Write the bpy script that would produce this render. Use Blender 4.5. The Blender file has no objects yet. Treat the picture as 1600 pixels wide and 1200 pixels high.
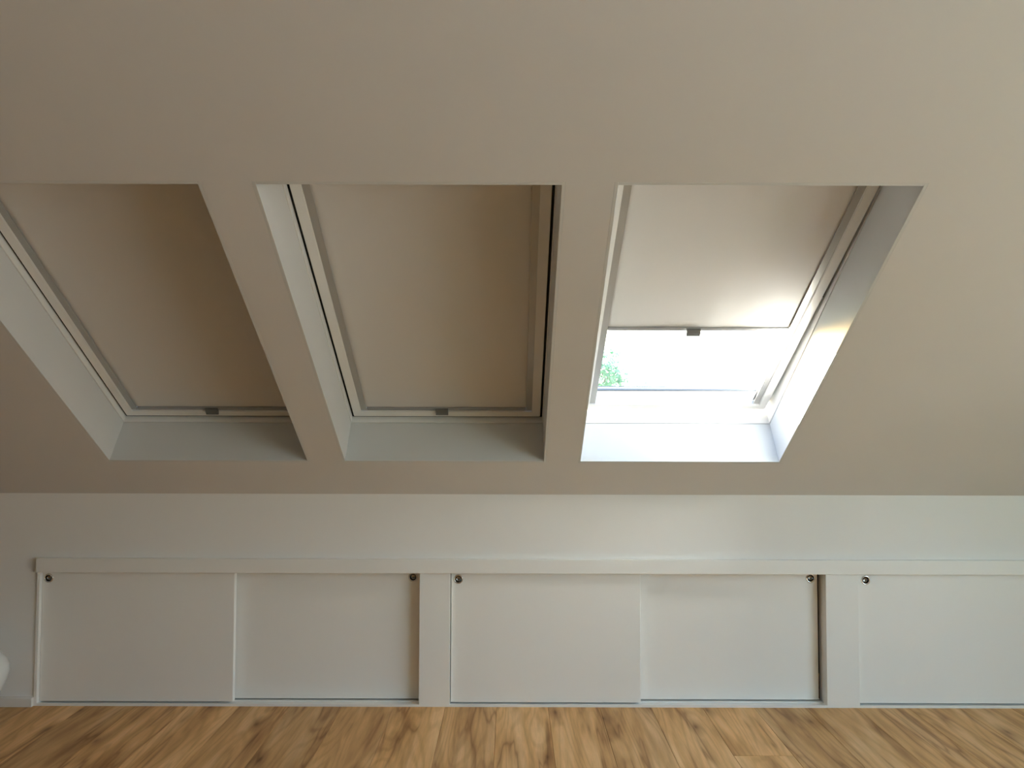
import bpy, bmesh, math, random
from mathutils import Vector, Matrix, noise

random.seed(7)
scene = bpy.context.scene
C = scene.collection
rad = math.radians

# ------------------------------------------------------------------ camera
F_PX = 1200.0
PITCH, ROLL, EYE = rad(2.3), rad(0.15), 1.5
fw = Vector((0, math.cos(PITCH), math.sin(PITCH)))
up0 = Vector((0, -math.sin(PITCH), math.cos(PITCH)))
rt0 = Vector((1, 0, 0))
rt = rt0 * math.cos(ROLL) + up0 * math.sin(ROLL)
upv = up0 * math.cos(ROLL) - rt0 * math.sin(ROLL)
cam_data = bpy.data.cameras.new('camera')
cam_data.sensor_fit = 'HORIZONTAL'
cam_data.sensor_width = 36.0
cam_data.lens = 36.0 * F_PX / 1600.0
cam_data.clip_start = 0.05
cam_data.clip_end = 500
cam = bpy.data.objects.new('camera', cam_data)
C.objects.link(cam)
M = Matrix.Identity(4)
for i in range(3):
    M[i][0], M[i][1], M[i][2] = rt[i], upv[i], -fw[i]
M.translation = Vector((0, 0, EYE))
cam.matrix_world = M
scene.camera = cam

# ------------------------------------------------------------------ sky, sun, exposure
SLOPE = rad(35.25)                      # pitch of the roof
sS = Vector((0, -math.cos(SLOPE), math.sin(SLOPE)))     # up the slope
sN = Vector((0, -math.sin(SLOPE), -math.cos(SLOPE)))    # out of the slope into the room
SUN_TRAVEL = (Vector((1, 0, 0)) * 0.85 + sS * 0.63 + sN * 1.0).normalized()
to_sun = -SUN_TRAVEL
sun_el = math.asin(to_sun.z)
sun_az = math.atan2(to_sun.x, to_sun.y)

world = bpy.data.worlds.new('sky')
scene.world = world
world.use_nodes = True
wn = world.node_tree
for n_ in list(wn.nodes):
    wn.nodes.remove(n_)
w_out = wn.nodes.new('ShaderNodeOutputWorld')
w_bg = wn.nodes.new('ShaderNodeBackground')
w_sky = wn.nodes.new('ShaderNodeTexSky')
w_sky.sky_type = 'NISHITA'
w_sky.sun_disc = False
w_sky.sun_elevation = sun_el
w_sky.sun_rotation = sun_az
w_sky.altitude = 50
w_sky.air_density = 1.0
w_sky.dust_density = 3.0
w_sky.ozone_density = 1.0
wn.links.new(w_sky.outputs[0], w_bg.inputs[0])
wn.links.new(w_bg.outputs[0], w_out.inputs[0])
w_bg.inputs[1].default_value = 0.26

sun_data = bpy.data.lights.new('sun', 'SUN')
sun_data.energy = 24.0
sun_data.angle = rad(0.6)
sun_data.color = (1.0, 0.955, 0.895)
sun = bpy.data.objects.new('sun', sun_data)
C.objects.link(sun)
sun.rotation_euler = SUN_TRAVEL.to_track_quat('-Z', 'Y').to_euler()

vs = scene.view_settings
scene.display_settings.display_device = 'sRGB'
vs.view_transform = 'Standard'
vs.look = 'None'
vs.exposure = 3.05
vs.gamma = 1.0
vs.use_curve_mapping = False
scene.cycles.use_denoising = True
scene.cycles.use_guiding = True
scene.cycles.max_bounces = 16
scene.cycles.diffuse_bounces = 10
scene.cycles.glossy_bounces = 4
scene.cycles.transparent_max_bounces = 12
scene.cycles.sample_clamp_indirect = 12.0
scene.cycles.caustics_reflective = False
scene.cycles.caustics_refractive = False


# ------------------------------------------------------------------ materials
def new_mat(name):
    m = bpy.data.materials.new(name)
    m.use_nodes = True
    nt = m.node_tree
    for n in list(nt.nodes):
        nt.nodes.remove(n)
    out = nt.nodes.new('ShaderNodeOutputMaterial')
    b = nt.nodes.new('ShaderNodeBsdfPrincipled')
    nt.links.new(b.outputs[0], out.inputs[0])
    return m, nt, b, out


def paint(name, col, rough=0.6, bump=0.0, scale=250.0, vary=0.015, spec=0.3):
    """plain painted surface: faint tonal mottling and a fine roller stipple"""
    m, nt, b, out = new_mat(name)
    tc = nt.nodes.new('ShaderNodeTexCoord')
    n1 = nt.nodes.new('ShaderNodeTexNoise')
    n1.inputs['Scale'].default_value = 2.2
    n1.inputs['Detail'].default_value = 2.0
    nt.links.new(tc.outputs['Object'], n1.inputs['Vector'])
    mix = nt.nodes.new('ShaderNodeMix')
    mix.data_type = 'RGBA'
    mix.inputs['A'].default_value = tuple(max(0, c - vary) for c in col) + (1,)
    mix.inputs['B'].default_value = tuple(min(1, c + vary) for c in col) + (1,)
    nt.links.new(n1.outputs['Fac'], mix.inputs['Factor'])
    nt.links.new(mix.outputs['Result'], b.inputs['Base Color'])
    b.inputs['Roughness'].default_value = rough
    b.inputs['Specular IOR Level'].default_value = spec
    if bump > 0:
        n2 = nt.nodes.new('ShaderNodeTexNoise')
        n2.inputs['Scale'].default_value = scale
        n2.inputs['Detail'].default_value = 3.0
        nt.links.new(tc.outputs['Object'], n2.inputs['Vector'])
        bp = nt.nodes.new('ShaderNodeBump')
        bp.inputs['Strength'].default_value = bump
        bp.inputs['Distance'].default_value = 0.001
        nt.links.new(n2.outputs['Fac'], bp.inputs['Height'])
        nt.links.new(bp.outputs['Normal'], b.inputs['Normal'])
    return m


def metal(name, col, rough, metallic=1.0):
    m, nt, b, out = new_mat(name)
    tc = nt.nodes.new('ShaderNodeTexCoord')
    n1 = nt.nodes.new('ShaderNodeTexNoise')
    n1.inputs['Scale'].default_value = 60
    nt.links.new(tc.outputs['Object'], n1.inputs['Vector'])
    mr = nt.nodes.new('ShaderNodeMapRange')
    mr.inputs['To Min'].default_value = rough * 0.85
    mr.inputs['To Max'].default_value = rough * 1.15
    nt.links.new(n1.outputs['Fac'], mr.inputs['Value'])
    nt.links.new(mr.outputs['Result'], b.inputs['Roughness'])
    b.inputs['Base Color'].default_value = col + (1,)
    b.inputs['Metallic'].default_value = metallic
    return m


MAT = {}
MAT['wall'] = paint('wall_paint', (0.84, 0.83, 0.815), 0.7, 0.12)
MAT['dark_wall'] = paint('bounce_cut_grey', (0.25, 0.24, 0.225), 0.8, 0.12)  # grey of the unseen left and back walls, picked to cut bounce light
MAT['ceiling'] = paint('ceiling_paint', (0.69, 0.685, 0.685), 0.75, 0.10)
MAT['lining'] = paint('lining_board', (0.655, 0.67, 0.675), 0.5, 0.03, 400)
MAT['joinery'] = paint('white_joinery', (0.86, 0.85, 0.825), 0.38, 0.02, 500, 0.008, 0.45)
MAT['door'] = paint('white_door', (0.865, 0.855, 0.83), 0.34, 0.02, 500, 0.008, 0.45)
MAT['skirting'] = paint('skirting_paint', (0.79, 0.775, 0.75), 0.4, 0.02, 400)
MAT['frame'] = paint('window_lacquer', (0.80, 0.80, 0.79), 0.32, 0.0, 300, 0.006, 0.5)
MAT['plaster_edge'] = MAT['ceiling']
MAT['dark'] = paint('cupboard_inside', (0.10, 0.10, 0.105), 0.8)
MAT['seal'] = paint('black_seal', (0.02, 0.02, 0.02), 0.7)
MAT['gasket'] = paint('rubber_gasket', (0.17, 0.19, 0.21), 0.6)
MAT['blind'] = paint('blackout_fabric', (0.70, 0.692, 0.685), 0.85, 0.25, 900, 0.01, 0.1)
MAT['rail'] = metal('anodised_rail', (0.46, 0.455, 0.44), 0.42, 0.55)
MAT['bar'] = metal('anodised_bar', (0.40, 0.405, 0.41), 0.4, 0.5)
MAT['grip'] = metal('grey_grip', (0.15, 0.155, 0.155), 0.45, 0.2)
MAT['chrome'] = metal('polished_chrome', (0.72, 0.71, 0.70), 0.12, 1.0)
MAT['cup'] = metal('chrome_cup', (0.30, 0.29, 0.28), 0.16, 1.0)
MAT['ceramic'] = paint('white_ceramic', (0.80, 0.83, 0.82), 0.22, 0.0, 100, 0.01, 0.5)
MAT['roof'] = paint('roof_cladding', (0.12, 0.12, 0.125), 0.7)

# glass: clear sheet with a Fresnel reflection
g, nt, b, out = new_mat('window_glass')
nt.nodes.remove(b)
tr = nt.nodes.new('ShaderNodeBsdfTransparent')
tr.inputs[0].default_value = (0.95, 0.97, 0.965, 1)
gl = nt.nodes.new('ShaderNodeBsdfGlossy')
gl.inputs['Roughness'].default_value = 0.01
lw = nt.nodes.new('ShaderNodeLayerWeight')      # angle of incidence, the same on both faces of the sheet
lw.inputs['Blend'].default_value = 0.5
pw = nt.nodes.new('ShaderNodeMath'); pw.operation = 'POWER'; pw.inputs[1].default_value = 4.0
nt.links.new(lw.outputs['Facing'], pw.inputs[0])
fr = nt.nodes.new('ShaderNodeMapRange')
fr.inputs['To Min'].default_value = 0.03; fr.inputs['To Max'].default_value = 0.9
nt.links.new(pw.outputs[0], fr.inputs['Value'])
mx = nt.nodes.new('ShaderNodeMixShader')
nt.links.new(fr.outputs[0], mx.inputs[0])
nt.links.new(tr.outputs[0], mx.inputs[1])
nt.links.new(gl.outputs[0], mx.inputs[2])
nt.links.new(mx.outputs[0], out.inputs[0])
MAT['glass'] = g


def oak():
    """oak plank: streaked grain, cathedral rings, dark cracks and knots, tone per plank"""
    m, nt, b, out = new_mat('oak_plank')
    N, L = nt.nodes.new, nt.links.new
    tc = N('ShaderNodeTexCoord')
    oi = N('ShaderNodeObjectInfo')
    off = N('ShaderNodeVectorMath'); off.operation = 'SCALE'
    comb = N('ShaderNodeCombineXYZ')
    mul = N('ShaderNodeMath'); mul.operation = 'MULTIPLY'; mul.inputs[1].default_value = 37.0
    L(oi.outputs['Random'], mul.inputs[0])
    L(mul.outputs[0], comb.inputs[0]); L(mul.outputs[0], comb.inputs[1]); L(mul.outputs[0], comb.inputs[2])
    add = N('ShaderNodeVectorMath'); add.operation = 'ADD'
    L(tc.outputs['Object'], add.inputs[0]); L(comb.outputs[0], add.inputs[1])

    def noise_tex(sx, sy, scale, detail, rough=0.55, dist=0.0):
        mp = N('ShaderNodeMapping'); mp.inputs['Scale'].default_value = (sx, sy, 1)
        L(add.outputs[0], mp.inputs['Vector'])
        t = N('ShaderNodeTexNoise')
        t.inputs['Scale'].default_value = scale
        t.inputs['Detail'].default_value = detail
        t.inputs['Roughness'].default_value = rough
        t.inputs['Distortion'].default_value = dist
        L(mp.outputs[0], t.inputs['Vector'])
        return t

    def ramp(src, stops):
        r = N('ShaderNodeValToRGB')
        e = r.color_ramp.elements
        e[0].position, e[0].color = stops[0][0], stops[0][1]
        e[1].position, e[1].color = stops[1][0], stops[1][1]
        for p_, c_ in stops[2:]:
            x = e.new(p_); x.color = c_
        L(src, r.inputs[0])
        return r
    w = lambda v: (v, v, v, 1)
    # broad bands of tone along the board
    band = noise_tex(9, 1.1, 1.0, 3, 0.5, 0.6)
    base = ramp(band.outputs['Fac'], [(0.30, (0.54, 0.295, 0.112, 1)), (0.66, (0.86, 0.555, 0.275, 1)), (0.48, (0.76, 0.45, 0.19, 1))])
    # fine fibre streaks
    fibre = noise_tex(170, 9, 1.0, 4, 0.65)
    fr_ = ramp(fibre.outputs['Fac'], [(0.30, w(0.90)), (0.70, w(1.06))])
    m1 = N('ShaderNodeMix'); m1.data_type = 'RGBA'; m1.blend_type = 'MULTIPLY'; m1.inputs['Factor'].default_value = 1
    L(base.outputs[0], m1.inputs['A']); L(fr_.outputs[0], m1.inputs['B'])
    # cathedral growth rings, warped
    rn = noise_tex(5.5, 0.62, 1.0, 1.5, 0.45, 0.25)
    rm = N('ShaderNodeMath'); rm.operation = 'MULTIPLY'; rm.inputs[1].default_value = 95.0
    L(rn.outputs['Fac'], rm.inputs[0])
    rs = N('ShaderNodeMath'); rs.operation = 'SINE'; L(rm.outputs[0], rs.inputs[0])
    ra = N('ShaderNodeMapRange'); ra.inputs['From Min'].default_value = -1.0; ra.inputs['From Max'].default_value = 1.0
    L(rs.outputs[0], ra.inputs['Value'])
    ring = ramp(ra.outputs[0], [(0.0, (0.80, 0.76, 0.70, 1)), (0.5, w(1.0))])
    m2 = N('ShaderNodeMix'); m2.data_type = 'RGBA'; m2.blend_type = 'MULTIPLY'; m2.inputs['Factor'].default_value = 0.6
    L(m1.outputs['Result'], m2.inputs['A']); L(ring.outputs[0], m2.inputs['B'])
    # dark wandering heart cracks: a thin iso-line of a stretched noise, only here and there
    crk = noise_tex(7.0, 0.55, 1.0, 3, 0.55, 0.35)
    ab = N('ShaderNodeMath'); ab.operation = 'SUBTRACT'; ab.inputs[1].default_value = 0.5
    L(crk.outputs['Fac'], ab.inputs[0])
    aa = N('ShaderNodeMath'); aa.operation = 'ABSOLUTE'; L(ab.outputs[0], aa.inputs[0])
    cr = ramp(aa.outputs[0], [(0.0, (0.54, 0.46, 0.39, 1)), (0.085, w(1.0)), (0.022, (0.80, 0.755, 0.71, 1))])
    msk = noise_tex(4, 1.8, 1.0, 2)
    mk = ramp(msk.outputs['Fac'], [(0.40, w(0.0)), (0.52, w(1.0))])
    m3 = N('ShaderNodeMix'); m3.data_type = 'RGBA'; m3.blend_type = 'MULTIPLY'
    L(mk.outputs[0], m3.inputs['Factor'])
    L(m2.outputs['Result'], m3.inputs['A']); L(cr.outputs[0], m3.inputs['B'])
    # knots
    mpk = N('ShaderNodeMapping'); mpk.inputs['Scale'].default_value = (3.6, 1.4, 1)
    L(add.outputs[0], mpk.inputs['Vector'])
    vo = N('ShaderNodeTexVoronoi'); vo.voronoi_dimensions = '2D'; vo.inputs['Scale'].default_value = 1.0
    L(mpk.outputs[0], vo.inputs['Vector'])
    kn = ramp(vo.outputs['Distance'], [(0.0, (0.28, 0.21, 0.15, 1)), (0.17, w(1.0)), (0.05, (0.66, 0.60, 0.54, 1))])
    m4 = N('ShaderNodeMix'); m4.data_type = 'RGBA'; m4.blend_type = 'MULTIPLY'; m4.inputs['Factor'].default_value = 0.85
    L(m3.outputs['Result'], m4.inputs['A']); L(kn.outputs[0], m4.inputs['B'])
    # tone of the single plank
    mr = N('ShaderNodeMapRange'); mr.inputs['To Min'].default_value = 0.86; mr.inputs['To Max'].default_value = 1.12
    L(oi.outputs['Random'], mr.inputs['Value'])
    hs = N('ShaderNodeHueSaturation'); hs.inputs['Saturation'].default_value = 1.0
    L(mr.outputs[0], hs.inputs['Value']); L(m4.outputs['Result'], hs.inputs['Color'])
    L(hs.outputs[0], b.inputs['Base Color'])
    b.inputs['Roughness'].default_value = 0.48
    b.inputs['Specular IOR Level'].default_value = 0.2
    bp = N('ShaderNodeBump'); bp.inputs['Strength'].default_value = 0.12; bp.inputs['Distance'].default_value = 0.001
    L(fibre.outputs['Fac'], bp.inputs['Height']); L(bp.outputs['Normal'], b.inputs['Normal'])
    return m


MAT['oak'] = oak()


def leafmat():
    m, nt, b, out = new_mat('leaf')
    oi = nt.nodes.new('ShaderNodeTexCoord')
    n1 = nt.nodes.new('ShaderNodeTexNoise'); n1.inputs['Scale'].default_value = 1.5
    nt.links.new(oi.outputs['Object'], n1.inputs['Vector'])
    r = nt.nodes.new('ShaderNodeValToRGB')
    r.color_ramp.elements[0].position, r.color_ramp.elements[0].color = 0.35, (0.14, 0.25, 0.18, 1)
    r.color_ramp.elements[1].position, r.color_ramp.elements[1].color = 0.65, (0.28, 0.42, 0.31, 1)
    nt.links.new(n1.outputs['Fac'], r.inputs[0])
    nt.links.new(r.outputs[0], b.inputs['Base Color'])
    b.inputs['Roughness'].default_value = 0.45
    tl = nt.nodes.new('ShaderNodeBsdfTranslucent')
    nt.links.new(r.outputs[0], tl.inputs[0])
    mx = nt.nodes.new('ShaderNodeMixShader'); mx.inputs[0].default_value = 0.5
    nt.links.new(b.outputs[0], mx.inputs[1]); nt.links.new(tl.outputs[0], mx.inputs[2])
    nt.links.new(mx.outputs[0], out.inputs[0])
    return m


MAT['leaf'] = leafmat()
MAT['bark'] = paint('bark', (0.16, 0.12, 0.09), 0.9, 0.5, 20, 0.03)
MAT['grass'] = paint('grass', (0.10, 0.16, 0.05), 0.9, 0.5, 8, 0.03)


# ------------------------------------------------------------------ mesh helpers
def link(o, parent=None):
    C.objects.link(o)
    if parent is not None:
        o.parent = parent
    return o


def mesh_obj(name, bm, mat, parent=None, smooth=False, recalc=True):
    if recalc:
        bmesh.ops.recalc_face_normals(bm, faces=bm.faces)
    me = bpy.data.meshes.new(name)
    bm.to_mesh(me)
    bm.free()
    me.materials.append(mat)
    if smooth:
        for p in me.polygons:
            p.use_smooth = True
    return link(bpy.data.objects.new(name, me), parent)


def add_box(bm, lo, hi):
    vs_ = [bm.verts.new((x, y, z)) for x in (lo[0], hi[0]) for y in (lo[1], hi[1]) for z in (lo[2], hi[2])]
    for f in ((0, 1, 3, 2), (4, 6, 7, 5), (0, 4, 5, 1), (2, 3, 7, 6), (0, 2, 6, 4), (1, 5, 7, 3)):
        bm.faces.new([vs_[i] for i in f])
    return vs_


def box(name, lo, hi, mat, parent=None, bevel=0.0):
    bm = bmesh.new()
    add_box(bm, lo, hi)
    if bevel:
        bmesh.ops.bevel(bm, geom=bm.edges[:], offset=bevel, segments=2, affect='EDGES', profile=0.5)
    return mesh_obj(name, bm, mat, parent)


def slab_cells(bm, us, vs_, holes, w0, w1, mapf):
    """solid slab over the grid us x vs between depths w0 and w1, with rectangular holes, as one closed skin"""
    nu, nv = len(us) - 1, len(vs_) - 1
    cu = lambda i, j: ((us[i] + us[i + 1]) / 2, (vs_[j] + vs_[j + 1]) / 2)

    def solid(i, j):
        if i < 0 or j < 0 or i >= nu or j >= nv:
            return False
        u, v = cu(i, j)
        return not any(a < u < b_ and c < v < d for a, b_, c, d in holes)
    cache = {}

    def V(i, j, k):
        if (i, j, k) not in cache:
            cache[(i, j, k)] = bm.verts.new(mapf(us[i], vs_[j], (w0, w1)[k]))
        return cache[(i, j, k)]
    for i in range(nu):
        for j in range(nv):
            if not solid(i, j):
                continue
            for k in (0, 1):
                bm.faces.new([V(i, j, k), V(i + 1, j, k), V(i + 1, j + 1, k), V(i, j + 1, k)])
            for (di, dj, a, b_) in ((-1, 0, (i, j), (i, j + 1)), (1, 0, (i + 1, j), (i + 1, j + 1)),
                                    (0, -1, (i, j), (i + 1, j)), (0, 1, (i, j + 1), (i + 1, j + 1))):
                if not solid(i + di, j + dj):
                    bm.faces.new([V(*a, 0), V(*b_, 0), V(*b_, 1), V(*a, 1)])


def tag(o, label=None, cat=None, group=None, kind=None):
    if label:
        o['label'] = label
    if cat:
        o['category'] = cat
    if group:
        o['group'] = group
    if kind:
        o['kind'] = kind
    return o


def structure(o, label=None, cat=None):
    return tag(o, label, cat, kind='structure')


def empty(name, loc=(0, 0, 0), rot=(0, 0, 0)):
    o = bpy.data.objects.new(name, None)
    o.empty_display_size = 0.1
    o.location = loc
    o.rotation_euler = rot
    return link(o)


def lathe(bm, prof, seg=40, axis='Z', centre=(0, 0, 0), cap0=True, cap1=True):
    rings = []
    for r, h in prof:
        ring = []
        for k in range(seg):
            a = 2 * math.pi * k / seg
            if axis == 'Z':
                p = (centre[0] + r * math.cos(a), centre[1] + r * math.sin(a), centre[2] + h)
            else:   # axis along -Y: h grows towards the viewer
                p = (centre[0] + r * math.cos(a), centre[1] - h, centre[2] + r * math.sin(a))
            ring.append(bm.verts.new(p))
        rings.append(ring)
    for a, b_ in zip(rings, rings[1:]):
        for k in range(seg):
            bm.faces.new([a[k], a[(k + 1) % seg], b_[(k + 1) % seg], b_[k]])
    if cap0:
        bm.faces.new(rings[0])
    if cap1:
        bm.faces.new(rings[-1])


# ------------------------------------------------------------------ dimensions of the room (metres)
FRONT = 4.007            # front plane of the cupboard uprights
KNEE = 4.019             # knee wall
KNEE_H = 1.0861
XL, XR, YB = -4.3, 4.4, -4.0
CUP_R = 3.72             # right end of the cupboards
FLAT_Z = 2.80
P0 = Vector((0, KNEE, KNEE_H))
S_TOP = (FLAT_Z - KNEE_H) / math.sin(SLOPE)
ROT_SLOPE = (math.pi - SLOPE, 0, 0)          # local x, y up the slope, z into the room
OPEN = [(-1.960, -0.997), (-0.812, 0.156), (0.335, 1.302)]
S0, S1 = 0.326, 1.977
T = 0.012                # thickness of lining boards

# ------------------------------------------------------------------ large structure
floor = structure(box('floor', (XL, YB, -0.12), (XR, FRONT + 0.62, -0.014), MAT['oak']),
                  'brown oak plank floor of the attic room', 'floor')
PW, PL = 0.2645, 2.2
bm = bmesh.new()
add_box(bm, (-PW / 2 + 0.0004, 0.0004, -0.0135), (PW / 2 - 0.0004, PL - 0.0004, 0.0))
bmesh.ops.bevel(bm, geom=[e for e in bm.edges if all(v.co.z > -0.001 for v in e.verts)], offset=0.0018, segments=1, affect='EDGES')
bmesh.ops.recalc_face_normals(bm, faces=bm.faces)
plank_mesh = bpy.data.meshes.new('plank')
bm.to_mesh(plank_mesh); bm.free()
plank_mesh.materials.append(MAT['oak'])
short = {}
col0 = math.floor((XL + 0.075) / PW)
ncol = int((XR - XL) / PW) + 3
for c in range(ncol):
    x = -0.075 + PW * (col0 + c + 0.5)
    x0, x1 = max(x - PW / 2, XL), min(x + PW / 2, XR)
    if x1 - x0 < 0.02:
        continue
    idx = col0 + c
    joint = 3.452 if abs(x - 1.115) < 0.13 else (YB + ((idx * 0.73) % 1.0) * PL)
    if abs(x - 1.115) >= 0.13 and 3.2 < joint + 3 * PL < 4.1:
        joint -= 0.95
    while joint > YB:
        joint -= PL
    y = joint
    while y < FRONT + 0.02:
        y0, y1 = max(y, YB), min(y + PL, FRONT + 0.03)
        if y1 - y0 > 0.02:
            full = (x1 - x0 > PW - 1e-4) and (y1 - y0 > PL - 1e-4)
            if full:
                o = link(bpy.data.objects.new('plank', plank_mesh), floor)
                o.location = (x, y, 0)
            else:
                bm = bmesh.new()
                add_box(bm, (x0 - x + 0.0004, y0 - y + 0.0004, -0.0135), (x1 - x - 0.0004, y1 - y - 0.0004, 0.0))
                bmesh.ops.bevel(bm, geom=[e for e in bm.edges if all(v.co.z > -0.001 for v in e.verts)], offset=0.0018, segments=1, affect='EDGES')
                o = mesh_obj('plank', bm, MAT['oak'], floor)
                o.location = (x, y, 0)
        y += PL

# knee wall: above the cupboards its full width, down to the floor left of them
U1L = -2.438             # left end of the cupboards
LEDGE_Z0, LEDGE_Z1 = 0.682, 0.7545
structure(box('wall_front', (XL, KNEE, LEDGE_Z0 + 0.02), (XR, KNEE + 0.10, KNEE_H + 0.03), MAT['wall']), 'low white knee wall under the roof slope', 'wall')
structure(box('wall_front', (CUP_R + 0.016, KNEE, 0.0), (XR, KNEE + 0.10, LEDGE_Z0 + 0.02), MAT['wall']), 'white knee wall right of the cupboards', 'wall')
structure(box('wall_front', (XL, KNEE, 0.0), (U1L - 0.016, KNEE + 0.10, LEDGE_Z0 + 0.02), MAT['wall']), 'white knee wall left of the cupboards', 'wall')

# sloping ceiling with three openings
us = [XL] + [v for a, b_ in OPEN for v in (a - T, b_ + T)] + [XR]
bm = bmesh.new()
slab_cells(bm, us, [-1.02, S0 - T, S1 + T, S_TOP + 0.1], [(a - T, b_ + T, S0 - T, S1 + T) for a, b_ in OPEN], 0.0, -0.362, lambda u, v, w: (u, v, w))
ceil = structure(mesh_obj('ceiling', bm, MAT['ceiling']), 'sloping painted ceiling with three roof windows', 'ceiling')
ceil.location, ceil.rotation_euler = P0, ROT_SLOPE
y_flat = KNEE - (FLAT_Z - KNEE_H) / math.tan(SLOPE)
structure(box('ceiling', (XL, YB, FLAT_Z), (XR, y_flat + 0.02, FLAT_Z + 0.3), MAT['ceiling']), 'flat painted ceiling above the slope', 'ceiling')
# end and back walls
GW = (-2.8, 1.75, 0.10, 2.6)      # added gable window y0, y1, z0, z1
RO = 0.362 / math.cos(SLOPE)


def gable(name, x0, x1, hole, mat):
    roof_z = lambda y: KNEE_H + (KNEE - y) * math.tan(SLOPE) + RO
    pts = [(YB - 0.2, -0.12), (4.85, -0.12), (4.85, roof_z(4.85)), (KNEE - (FLAT_Z + 0.3 - RO - KNEE_H) / math.tan(SLOPE), FLAT_Z + 0.3), (YB - 0.2, FLAT_Z + 0.3)]
    loops = [pts]
    if hole:
        loops.append([(hole[0], hole[2]), (hole[1], hole[2]), (hole[1], hole[3]), (hole[0], hole[3])])
    bm = bmesh.new()
    sides = []
    for x in (x0, x1):
        ed, vv = [], []
        for lp in loops:
            v = [bm.verts.new((x, y, z)) for y, z in lp]
            ed += [bm.edges.new((v[i], v[(i + 1) % len(v)])) for i in range(len(v))]
            vv.append(v)
        bmesh.ops.triangle_fill(bm, edges=ed, use_beauty=True)
        sides.append(vv)
    for va, vb in zip(*sides):
        for i in range(len(va)):
            j = (i + 1) % len(va)
            bm.faces.new([va[i], va[j], vb[j], vb[i]])
    return mesh_obj(name, bm, mat)


structure(gable('wall_left', XL - 0.2, XL, None, MAT['dark_wall']), 'unseen left gable wall, greyed to cut bounce light', 'wall')
structure(gable('wall_right', XR, XR + 0.25, GW, MAT['wall']), 'right white gable wall', 'wall')
structure(box('wall_back', (XL, YB - 0.2, -0.12), (XR, YB, FLAT_Z), MAT['dark_wall']), 'unseen wall behind the camera, greyed to cut bounce light', 'wall')
# wall closing the eaves behind the cupboards
structure(box('wall_eaves', (XL, FRONT + 0.62, -0.12), (XR, FRONT + 0.80, 0.80), MAT['wall']), 'eaves wall behind the cupboards', 'wall')
structure(box('baseboard_left', (XL, KNEE - 0.032, 0.0), (U1L - 0.014, KNEE, 0.046), MAT['skirting'], bevel=0.002),
          'short white skirting board left of the cupboards', 'skirting')

structure(box('baseboard_right', (CUP_R + 0.014, KNEE - 0.032, 0.0), (XR, KNEE, 0.046), MAT['skirting'], bevel=0.002),
          'white skirting board right of the cupboards', 'skirting')

# ------------------------------------------------------------------ roof windows
FR0, FR1 = -0.226, -0.36        # window frame depth range
SASH_IN, SASH_W, SASH_D = 0.014, 0.042, 0.11
PIV = (S0 + S1) / 2


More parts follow.
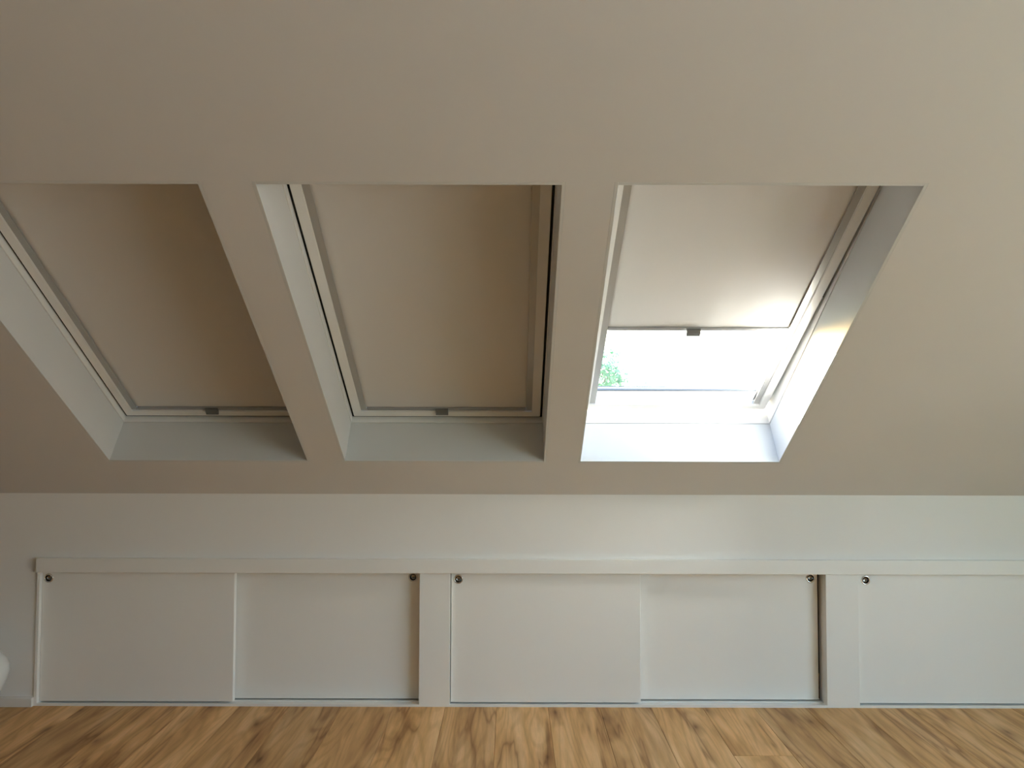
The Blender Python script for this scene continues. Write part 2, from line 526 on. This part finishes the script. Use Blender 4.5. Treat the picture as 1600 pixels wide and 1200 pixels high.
def roof_window(idx, a, b_, tilt):
    w = empty('window_%d' % idx, P0, ROT_SLOPE)
    structure(w)
    # lining boards from the ceiling to the frame
    for lo, hi in (((a - T, S0 - T, FR0 + 0.002), (a, S1 + T, 0.0)), ((b_, S0 - T, FR0 + 0.002), (b_ + T, S1 + T, 0.0)),
                   ((a, S0 - T, FR0 + 0.002), (b_, S0, 0.0)), ((a, S1, FR0 + 0.002), (b_, S1 + T, 0.0))):
        box('lining_board', lo, hi, MAT['lining'], w, 0.0012)
    e = 0.003
    for lo, hi in (((a - T, S0 - T, FR1), (a + e, S1 + T, FR0)), ((b_ - e, S0 - T, FR1), (b_ + T, S1 + T, FR0)),
                   ((a + e, S0 - T, FR1), (b_ - e, S0 + e, FR0)), ((a + e, S1 - e, FR1), (b_ - e, S1 + T, FR0))):
        box('frame_member', lo, hi, MAT['frame'], w, 0.001)
    # dark rubber seals in the gap between frame and sash
    q = 0.006
    lowest = S0 + e if tilt == 0 else PIV + 0.05        # the ajar sash carries its lower seals with it
    seals = [((a + e, lowest, -0.352), (a + e + q, S1 - e, -0.262)), ((b_ - e - q, lowest, -0.352), (b_ - e, S1 - e, -0.262)),
             ((a + e + q, S1 - e - q, -0.352), (b_ - e - q, S1 - e, -0.262))]
    if tilt == 0:
        seals.append(((a + e + q, S0 + e, -0.352), (b_ - e - q, S0 + e + q, -0.262)))
    for lo, hi in seals:
        box('seal', lo, hi, MAT['seal'], w)
    # outer cover strips on the fixed upper half
    for lo, hi in (((a - 0.05, PIV - 0.006, FR1 - 0.02), (a + SASH_IN + 0.036, S1 + 0.05, FR1 - 0.004)),
                   ((b_ - SASH_IN - 0.036, PIV - 0.006, FR1 - 0.02), (b_ + 0.05, S1 + 0.05, FR1 - 0.004)),
                   ((a, S1 - SASH_IN - 0.036, FR1 - 0.02), (b_, S1 + 0.05, FR1 - 0.004))):
        box('cover_strip', lo, hi, MAT['roof'], w)
    # sash: local origin on the pivot line, z = 0 at its room face
    xa, xb, y0, y1 = a + SASH_IN, b_ - SASH_IN, S0 + SASH_IN + 0.004 - PIV, S1 - SASH_IN - 0.004 - PIV
    bm = bmesh.new()
    slab_cells(bm, [xa, xa + SASH_W, xb - SASH_W, xb], [y0, y0 + SASH_W, y1 - SASH_W, y1],
               [(xa + SASH_W, xb - SASH_W, y0 + SASH_W, y1 - SASH_W)], 0.0, -SASH_D, lambda u, v, ww: (u, v, ww))
    bmesh.ops.recalc_face_normals(bm, faces=bm.faces)
    bmesh.ops.bevel(bm, geom=[ed for ed in bm.edges if ed.calc_face_angle(0) > 0.5], offset=0.0025, segments=2, affect='EDGES')
    sash = mesh_obj('sash', bm, MAT['frame'], w)
    sash.location = (0, PIV, -0.252)
    sash.rotation_euler = (tilt, 0, 0)
    gx0, gx1, gy0, gy1 = xa + SASH_W, xb - SASH_W, y0 + SASH_W, y1 - SASH_W
    box('pane', (gx0 - 0.01, gy0 - 0.01, -0.094), (gx1 + 0.01, gy1 + 0.01, -0.0935), MAT['glass'], sash)
    k = 0.007
    for lo, hi in (((gx0, gy0, -0.0925), (gx0 + k * 0.4, gy1, -0.086)), ((gx1 - k * 0.4, gy0, -0.0925), (gx1, gy1, -0.086)),
                   ((gx0, gy0, -0.0925), (gx1, gy0 + k, -0.083)), ((gx0, gy1 - k, -0.0925), (gx1, gy1, -0.083))):
        box('gasket', lo, hi, MAT['gasket'], sash)
    # outer cladding of the lower half, overlapping the frame
    for lo, hi in (((xa - 0.045, y0 - 0.045, -SASH_D - 0.012), (xa + 0.03, 0.004, -SASH_D)),
                   ((xb - 0.03, y0 - 0.045, -SASH_D - 0.012), (xb + 0.045, 0.004, -SASH_D)),
                   ((xa, y0 - 0.045, -SASH_D - 0.012), (xb, y0 + 0.03, -SASH_D))):
        box('cladding', lo, hi, MAT['roof'], sash)
    return w, sash, (gx0, gx1, gy0, gy1)


def fabric_mesh(x0, x1, y0, y1, seed):
    """roller cloth hanging between the rails: soft lengthwise ripples"""
    bm = bmesh.new()
    nx, ny = 60, 40
    def sheet(z0, flip):
        rows = []
        for j in range(ny + 1):
            row = []
            for i in range(nx + 1):
                u, v = i / nx, j / ny
                edge = min(1, 6 * u, 6 * (1 - u))
                amp = 0.0022 * edge * (0.35 + 0.65 * (1 - v))
                q = noise.noise(Vector((u * 7 + seed, v * 0.9, seed))) + 0.5 * noise.noise(Vector((u * 15 + seed, v * 1.5, 3 + seed)))
                row.append(bm.verts.new((x0 + (x1 - x0) * u, y0 + (y1 - y0) * v, z0 + amp * q)))
            rows.append(row)
        for j in range(ny):
            for i in range(nx):
                f = [rows[j][i], rows[j][i + 1], rows[j + 1][i + 1], rows[j + 1][i]]
                bm.faces.new(f[::-1] if flip else f)
    sheet(-0.016, False)
    sheet(-0.0168, True)
    return bm


def roller_blind(a, b_, sash, drop_s, seed, label):
    """drop_s: height up the slope, measured from the pivot, of the cloth's lower edge"""
    w = empty('roller_blind', P0, ROT_SLOPE)
    tag(w, label, 'blind', 'roller blinds in the roof windows')
    tilt = sash.rotation_euler.x
    mt = Matrix.Translation((0, PIV, -0.252)) @ Matrix.Rotation(tilt, 4, 'X')
    xa, xb = a + SASH_IN + SASH_W, b_ - SASH_IN - SASH_W
    y0, y1 = S0 + SASH_IN + 0.004 - PIV + SASH_W, S1 - SASH_IN - 0.004 - PIV - SASH_W
    RW = 0.029

    def put(o):
        o.matrix_local = mt
        return o
    # side rails: U channels open towards the cloth
    for sgn, x in ((1, xa), (-1, xb)):
        bm = bmesh.new()
        f = lambda p, q: (min(x + sgn * p, x + sgn * q), max(x + sgn * p, x + sgn * q))
        for (p, q, z0, z1) in ((0.0, RW, -0.009, -0.006), (0.0, 0.003, -0.028, -0.009), (0.0, RW, -0.031, -0.028)):
            l_, h_ = f(p, q)
            add_box(bm, (l_, y0 + 0.004, z0), (h_, y1 - 0.004, z1))
        put(mesh_obj('side_rail', bm, MAT['rail'], w))
    # cassette at the top
    put(box('cassette', (xa + 0.001, y1 - 0.06, -0.05), (xb - 0.001, y1 - 0.004, -0.0325), MAT['rail'], w, 0.004))
    fx0, fx1 = xa + 0.010, xb - 0.010
    put(mesh_obj('fabric', fabric_mesh(fx0, fx1, drop_s + 0.004, y1 - 0.012, seed), MAT['blind'], w, smooth=True, recalc=False))
    # bottom bar with its grip
    bar = put(box('bottom_bar', (xa + RW + 0.001, drop_s - 0.012, -0.024), (xb - RW - 0.001, drop_s + 0.006, -0.007), MAT['bar'], w, 0.002))
    cx = (a + b_) / 2 - 0.022
    bm = bmesh.new()
    hw = 0.031
    prof = [(drop_s + 0.008, -0.006), (drop_s + 0.008, 0.003), (drop_s - 0.006, 0.010), (drop_s - 0.024, 0.014), (drop_s - 0.026, 0.009), (drop_s - 0.014, -0.006)]
    v0 = [bm.verts.new((cx - hw, p[0], p[1])) for p in prof]
    v1 = [bm.verts.new((cx + hw, p[0], p[1])) for p in prof]
    bm.faces.new(v0); bm.faces.new(v1)
    for i in range(len(prof)):
        j = (i + 1) % len(prof)
        bm.faces.new([v0[i], v0[j], v1[j], v1[i]])
    bmesh.ops.recalc_face_normals(bm, faces=bm.faces)
    bmesh.ops.bevel(bm, geom=bm.edges[:], offset=0.0012, segments=1, affect='EDGES')
    mesh_obj('grip', bm, MAT['grip'], bar)
    return w


TILT = rad(3.4)
labels = ['beige roller blind fully closed, leftmost roof window',
          'beige roller blind fully closed, middle roof window',
          'pale roller blind half lowered over bright glass, right roof window']
Y_CLOSED = S0 + SASH_IN + 0.004 + SASH_W - PIV
for i, (a, b_) in enumerate(OPEN):
    w, sash, g = roof_window(i + 1, a, b_, TILT if i == 2 else 0.0)
    w['label'] = ['leftmost roof window with a closed blind', 'middle roof window with a closed blind', 'right roof window slightly ajar, glass bright below its blind'][i]
    drop = Y_CLOSED + 0.0126 if i < 2 else 0.992 - PIV
    roller_blind(a, b_, sash, drop, 3.7 * i + 1, labels[i])

# unseen gable window, added and enlarged for light from the right
w = empty('window_4', (XR, 0, 0))
structure(w, 'unseen gable window added in the right wall for side light', None)
y0, y1, z0, z1 = GW
bm = bmesh.new()
slab_cells(bm, [y0, y0 + 0.06, (y0 + y1) / 2 - 0.035, (y0 + y1) / 2 + 0.035, y1 - 0.06, y1], [z0, z0 + 0.06, z1 - 0.06, z1],
           [(y0 + 0.06, (y0 + y1) / 2 - 0.035, z0 + 0.06, z1 - 0.06), ((y0 + y1) / 2 + 0.035, y1 - 0.06, z0 + 0.06, z1 - 0.06)],
           0.12, 0.18, lambda u, v, ww: (ww, u, v))
mesh_obj('frame', bm, MAT['frame'], w)
box('pane', (0.15, y0 + 0.05, z0 + 0.05), (0.1505, (y0 + y1) / 2, z1 - 0.05), MAT['glass'], w)
box('pane', (0.15, (y0 + y1) / 2, z0 + 0.05), (0.1505, y1 - 0.05, z1 - 0.05), MAT['glass'], w)

# ------------------------------------------------------------------ cupboards under the slope
UPR = [(-0.4747, -0.3164), (1.6243, 1.7919)]
o = box('ledge_board', (-2.4515, FRONT - 0.015, LEDGE_Z0), (CUP_R + 0.02, KNEE - 0.001, LEDGE_Z1), MAT['joinery'], bevel=0.002)
tag(o, 'long white ledge board above all the cupboard doors', 'ledge')
for k, (x0, x1) in enumerate(UPR):
    o = box('upright_panel', (x0, FRONT, 0.0), (x1, FRONT + 0.10, LEDGE_Z0 - 0.0005), MAT['joinery'], bevel=0.0012)
    tag(o, ['narrow white upright panel between the left and middle cupboards',
            'narrow white upright panel between the middle and right cupboards'][k], 'panel', 'upright panels between the cupboards')


def door(x0, x1, y, z0, z1, pull, parent):
    """plain slab door, 30 mm thick, with a recessed round finger pull"""
    cx, cz, r = pull
    bm = bmesh.new()
    bv = 0.0015
    outer = [bm.verts.new(p) for p in ((x0 + bv, y, z0 + bv), (x1 - bv, y, z0 + bv), (x1 - bv, y, z1 - bv), (x0 + bv, y, z1 - bv))]
    seg = 32
    circ = [bm.verts.new((cx + r * math.cos(2 * math.pi * k / seg), y, cz + r * math.sin(2 * math.pi * k / seg))) for k in range(seg)]
    e1 = [bm.edges.new((outer[i], outer[(i + 1) % 4])) for i in range(4)]
    e2 = [bm.edges.new((circ[i], circ[(i + 1) % seg])) for i in range(seg)]
    bmesh.ops.triangle_fill(bm, edges=e1 + e2, use_beauty=True)
    bot = [bm.verts.new((v.co.x, y + 0.016, v.co.z)) for v in circ]
    for i in range(seg):
        bm.faces.new([circ[i], circ[(i + 1) % seg], bot[(i + 1) % seg], bot[i]])
    bm.faces.new(bot)
    mid = [bm.verts.new(p) for p in ((x0, y + bv, z0), (x1, y + bv, z0), (x1, y + bv, z1), (x0, y + bv, z1))]
    back = [bm.verts.new(p) for p in ((x0, y + 0.03, z0), (x1, y + 0.03, z0), (x1, y + 0.03, z1), (x0, y + 0.03, z1))]
    for i in range(4):
        j = (i + 1) % 4
        bm.faces.new([outer[i], outer[j], mid[j], mid[i]])
        bm.faces.new([mid[i], mid[j], back[j], back[i]])
    bm.faces.new(back)
    d = mesh_obj('door', bm, MAT['door'], parent)
    # finger pull: a chrome rim around a dished cup
    bm = bmesh.new()
    lathe(bm, [(r + 0.0045, 0.0), (r + 0.004, 0.002), (r + 0.001, 0.003), (r - 0.002, 0.0022), (r - 0.0025, 0.0)], seg, 'Y', (cx, y, cz), False, False)
    p = mesh_obj('finger_pull', bm, MAT['chrome'], d, True)
    bm = bmesh.new()
    lathe(bm, [(r - 0.0025, 0.0), (r - 0.004, -0.008), (r - 0.008, -0.0135), (0.004, -0.0145)], seg, 'Y', (cx, y, cz), False, True)
    mesh_obj('cup', bm, MAT['cup'], d, True)
    return d


def cupboard(label, x0, x1, doors):
    w = empty('sliding_cupboard', ((x0 + x1) / 2, FRONT, 0))
    tag(w, label, 'cupboard', 'sliding cupboards under the roof slope')
    w0 = Matrix.Translation((-(x0 + x1) / 2, -FRONT, 0))

    def put(o):
        o.matrix_local = w0
        return o
    # bottom track with two shallow runs, and a hidden top track
    bm = bmesh.new()
    add_box(bm, (x0, FRONT + 0.001, 0.0), (x1, FRONT + 0.112, 0.007))
    for yy in (0.001, 0.052, 0.1):
        add_box(bm, (x0, FRONT + yy, 0.0070), (x1, FRONT + yy + 0.012, 0.0115))
    put(mesh_obj('bottom_track', bm, MAT['joinery'], w))
    put(box('top_track', (x0, FRONT + 0.0505, 0.6765), (x1, FRONT + 0.0645, 0.681), MAT['joinery'], w))
    # carcass behind the doors
    bm = bmesh.new()
    add_box(bm, (x0, FRONT + 0.113, 0.0), (x0 + 0.018, FRONT + 0.6, 0.66))
    add_box(bm, (x1 - 0.018, FRONT + 0.113, 0.0), (x1, FRONT + 0.6, 0.66))
    add_box(bm, (x0, FRONT + 0.113, 0.6605), (x1, FRONT + 0.6, 0.665))
    add_box(bm, (x0 + 0.018, FRONT + 0.58, 0.0), (x1 - 0.018, FRONT + 0.6, 0.66))
    add_box(bm, (x0 + 0.018, FRONT + 0.113, 0.0), (x1 - 0.018, FRONT + 0.58, 0.008))
    put(mesh_obj('carcass', bm, MAT['dark'], w))
    for (d0, d1, rear, px) in doors:
        y = FRONT + (0.066 if rear else 0.020)
        door(d0, d1, y, 0.0175, 0.680, (px, 0.6465, 0.0195), w).matrix_local = w0
    return w


cl = cupboard('white cupboard left of the first upright, two sliding doors', U1L, UPR[0][0] - 0.0005,
              [(U1L + 0.002, -1.4375, False, -2.4043), (-1.47, -0.4752, True, -0.5174)])
cr_label = 'white cupboard right of the second upright, cut by the photo edge'
jb = box('jamb', (U1L - 0.015, FRONT, 0.0), (U1L, FRONT + 0.11, LEDGE_Z0 - 0.0005), MAT['joinery'], cl, 0.001)
jb.matrix_local = Matrix.Translation((-(U1L + UPR[0][0] - 0.0005) / 2, -FRONT, 0))
cupboard('white cupboard between the two uprights, right door slid ajar', UPR[0][1] + 0.0005, UPR[1][0] - 0.0005,
         [(UPR[0][1] + 0.004, 0.669, False, -0.2756), (0.64, 1.6066, True, 1.5711)])
cr = cupboard(cr_label, UPR[1][1] + 0.0005, CUP_R,
         [(UPR[1][1] + 0.0025, 2.79, False, 1.8395), (2.76, CUP_R - 0.002, True, 3.68)])

jb = box('jamb', (CUP_R, FRONT, 0.0), (CUP_R + 0.015, FRONT + 0.11, LEDGE_Z0 - 0.0005), MAT['joinery'], cr, 0.001)
jb.matrix_local = Matrix.Translation((-(UPR[1][1] + 0.0005 + CUP_R) / 2, -FRONT, 0))

# ------------------------------------------------------------------ rounded white vase at the left edge
bm = bmesh.new()
prof = [(0.062, 0.0), (0.070, 0.004), (0.082, 0.03), (0.106, 0.07), (0.130, 0.11), (0.152, 0.155), (0.168, 0.20), (0.1755, 0.235),
        (0.172, 0.262), (0.158, 0.290), (0.130, 0.320), (0.094, 0.343), (0.062, 0.356), (0.052, 0.366), (0.054, 0.378), (0.060, 0.386),
        (0.056, 0.388), (0.048, 0.378), (0.044, 0.360), (0.070, 0.338), (0.120, 0.300), (0.150, 0.24), (0.10, 0.08), (0.05, 0.012)]
lathe(bm, prof, 56, 'Z')
o = mesh_obj('vase', bm, MAT['ceramic'], None, True)
o.location = (-2.645, FRONT - 0.22, 0.0)
tag(o, 'rounded white vase at the left edge before the skirting', 'vase')

# ------------------------------------------------------------------ pale floor covering, unseen, added to bounce the sun patch
MAT['bounce_rug'] = paint('pale_bounce_wool', (0.74, 0.72, 0.68), 0.95, 0.6, 300, 0.02, 0.1)
o = box('bounce_rug', (2.65, -2.3, 0.0005), (4.25, 1.0, 0.014), MAT['bounce_rug'], bevel=0.004)
tag(o, 'unseen pale floor covering added to bounce sunlight into the room', 'bounce_rug')

# ------------------------------------------------------------------ outside: garden tree seen through the open part of the right window
GROUND = -5.6
structure(box('ground', (-90, -60.0, GROUND - 0.3), (90, 140, GROUND), MAT['grass']), 'garden lawn below the house', 'ground')
h = empty('added_house', (18.0, -2.0, GROUND))  # unseen house, added so its sunlit side lights the gable window
tag(h, 'unseen grey house added to reflect sunlight through the gable window', 'house')
MAT['render'] = paint('grey_render', (0.11, 0.109, 0.109), 0.9, 0.4, 40, 0.02)
MAT['tile'] = paint('slate_roof', (0.075, 0.075, 0.08), 0.85, 0.4, 10, 0.03)
bm = bmesh.new()
prof_h = [(-4.5, 0.0), (4.5, 0.0), (4.5, 7.2), (0.0, 10.6), (-4.5, 7.2)]
va = [bm.verts.new((x, -9.0, z)) for x, z in prof_h]
vb = [bm.verts.new((x, 9.0, z)) for x, z in prof_h]
bm.faces.new(va); bm.faces.new(vb)
for i in range(5):
    bm.faces.new([va[i], va[(i + 1) % 5], vb[(i + 1) % 5], vb[i]])
mesh_obj('walls', bm, MAT['render'], h)
for sx in (-1, 1):
    bm = bmesh.new()
    q4 = [(sx * 5.0, 7.2 - 0.378 + 0.02), (sx * 5.0, 7.2 - 0.378 + 0.22), (0.0, 10.82), (0.0, 10.62)]
    va = [bm.verts.new((x, -9.4, z)) for x, z in q4]
    vb = [bm.verts.new((x, 9.4, z)) for x, z in q4]
    bm.faces.new(va); bm.faces.new(vb)
    for i in range(4):
        bm.faces.new([va[i], va[(i + 1) % 4], vb[(i + 1) % 4], vb[i]])
    mesh_obj('roof', bm, MAT['tile'], h)
for yy in (-6.0, -2.5, 2.5, 6.0):
    for zz in (1.0, 4.2):
        f = box('window', (-4.56, yy - 0.6, zz), (-4.44, yy + 0.6, zz + 1.5), MAT['frame'], h, 0.01)
        box('pane', (-4.575, yy - 0.5, zz + 0.1), (-4.562, yy + 0.5, zz + 1.4), MAT['gasket'], f)
DIST = 22.0
tx, tz = DIST * (908 - 800) / F_PX, EYE - DIST * (652 - 648) / F_PX
t = empty('garden_tree', (tx, DIST, GROUND))
tag(t, 'green leafy tree outside, seen through the right window', 'tree')
H = tz - GROUND


def tube(bm, p, q, r0, r1, seg=8):
    p, q = Vector(p), Vector(q)
    d = (q - p).normalized()
    u = d.orthogonal().normalized()
    v = d.cross(u)
    A = [bm.verts.new(p + (u * math.cos(2 * math.pi * k / seg) + v * math.sin(2 * math.pi * k / seg)) * r0) for k in range(seg)]
    B = [bm.verts.new(q + (u * math.cos(2 * math.pi * k / seg) + v * math.sin(2 * math.pi * k / seg)) * r1) for k in range(seg)]
    for k in range(seg):
        bm.faces.new([A[k], A[(k + 1) % seg], B[(k + 1) % seg], B[k]])
    bm.faces.new(A); bm.faces.new(B)


bm = bmesh.new()
tube(bm, (0, 0, 0), (0.1, 0, H * 0.5), 0.22, 0.16, 12)
tube(bm, (0.1, 0, H * 0.5), (0, 0, H + 0.8), 0.16, 0.05, 10)
mesh_obj('trunk', bm, MAT['bark'], t)
rng = random.Random(11)
ends = []
for k in range(16):
    a = k * 2.4 + rng.uniform(-.3, .3)
    el = rng.uniform(-0.2, 1.2)
    ln = rng.uniform(1.5, 2.15)
    st = Vector((0.05, 0, H - 1.2 + 0.12 * k))
    en = st + Vector((math.cos(a) * math.cos(el), math.sin(a) * math.cos(el), math.sin(el))) * ln
    bm = bmesh.new()
    tube(bm, st, st.lerp(en, 0.5) + Vector((0, 0, 0.1)), 0.05, 0.03, 6)
    tube(bm, st.lerp(en, 0.5) + Vector((0, 0, 0.1)), en, 0.03, 0.012, 6)
    mesh_obj('branch', bm, MAT['bark'], t)
    ends.append((st, en))
bm = bmesh.new()
centre = Vector((0, 0, H))
clumps = []
for st, en in ends:
    for f in (0.55, 0.8, 1.0):
        clumps.append((st.lerp(en, f), 0.42))
for _ in range(70):
    d = Vector((rng.gauss(0, 1), rng.gauss(0, 1), rng.gauss(0, 1))).normalized()
    clumps.append((centre + d * rng.uniform(1.3, 2.15), rng.uniform(0.18, 0.36)))
for c_, r_ in clumps:
    for _ in range(int(150 * r_ + 20)):
        d = Vector((rng.gauss(0, 1), rng.gauss(0, 1), rng.gauss(0, 0.8))) * r_ * 0.5
        p = c_ + d
        n_ = Vector((rng.gauss(0, 1), rng.gauss(0, 1), rng.gauss(0, 1) + 0.4)).normalized()
        u = n_.orthogonal().normalized()
        u = (Matrix.Rotation(rng.uniform(0, 6.28), 3, n_) @ u)
        v = n_.cross(u)
        L_, W_ = rng.uniform(0.06, 0.10), rng.uniform(0.03, 0.05)
        bm.faces.new([bm.verts.new(p - u * L_), bm.verts.new(p + v * W_ + n_ * 0.008), bm.verts.new(p + u * L_), bm.verts.new(p - v * W_ + n_ * 0.008)])
fo = mesh_obj('foliage', bm, MAT['leaf'], t)
fo['kind'] = 'stuff'
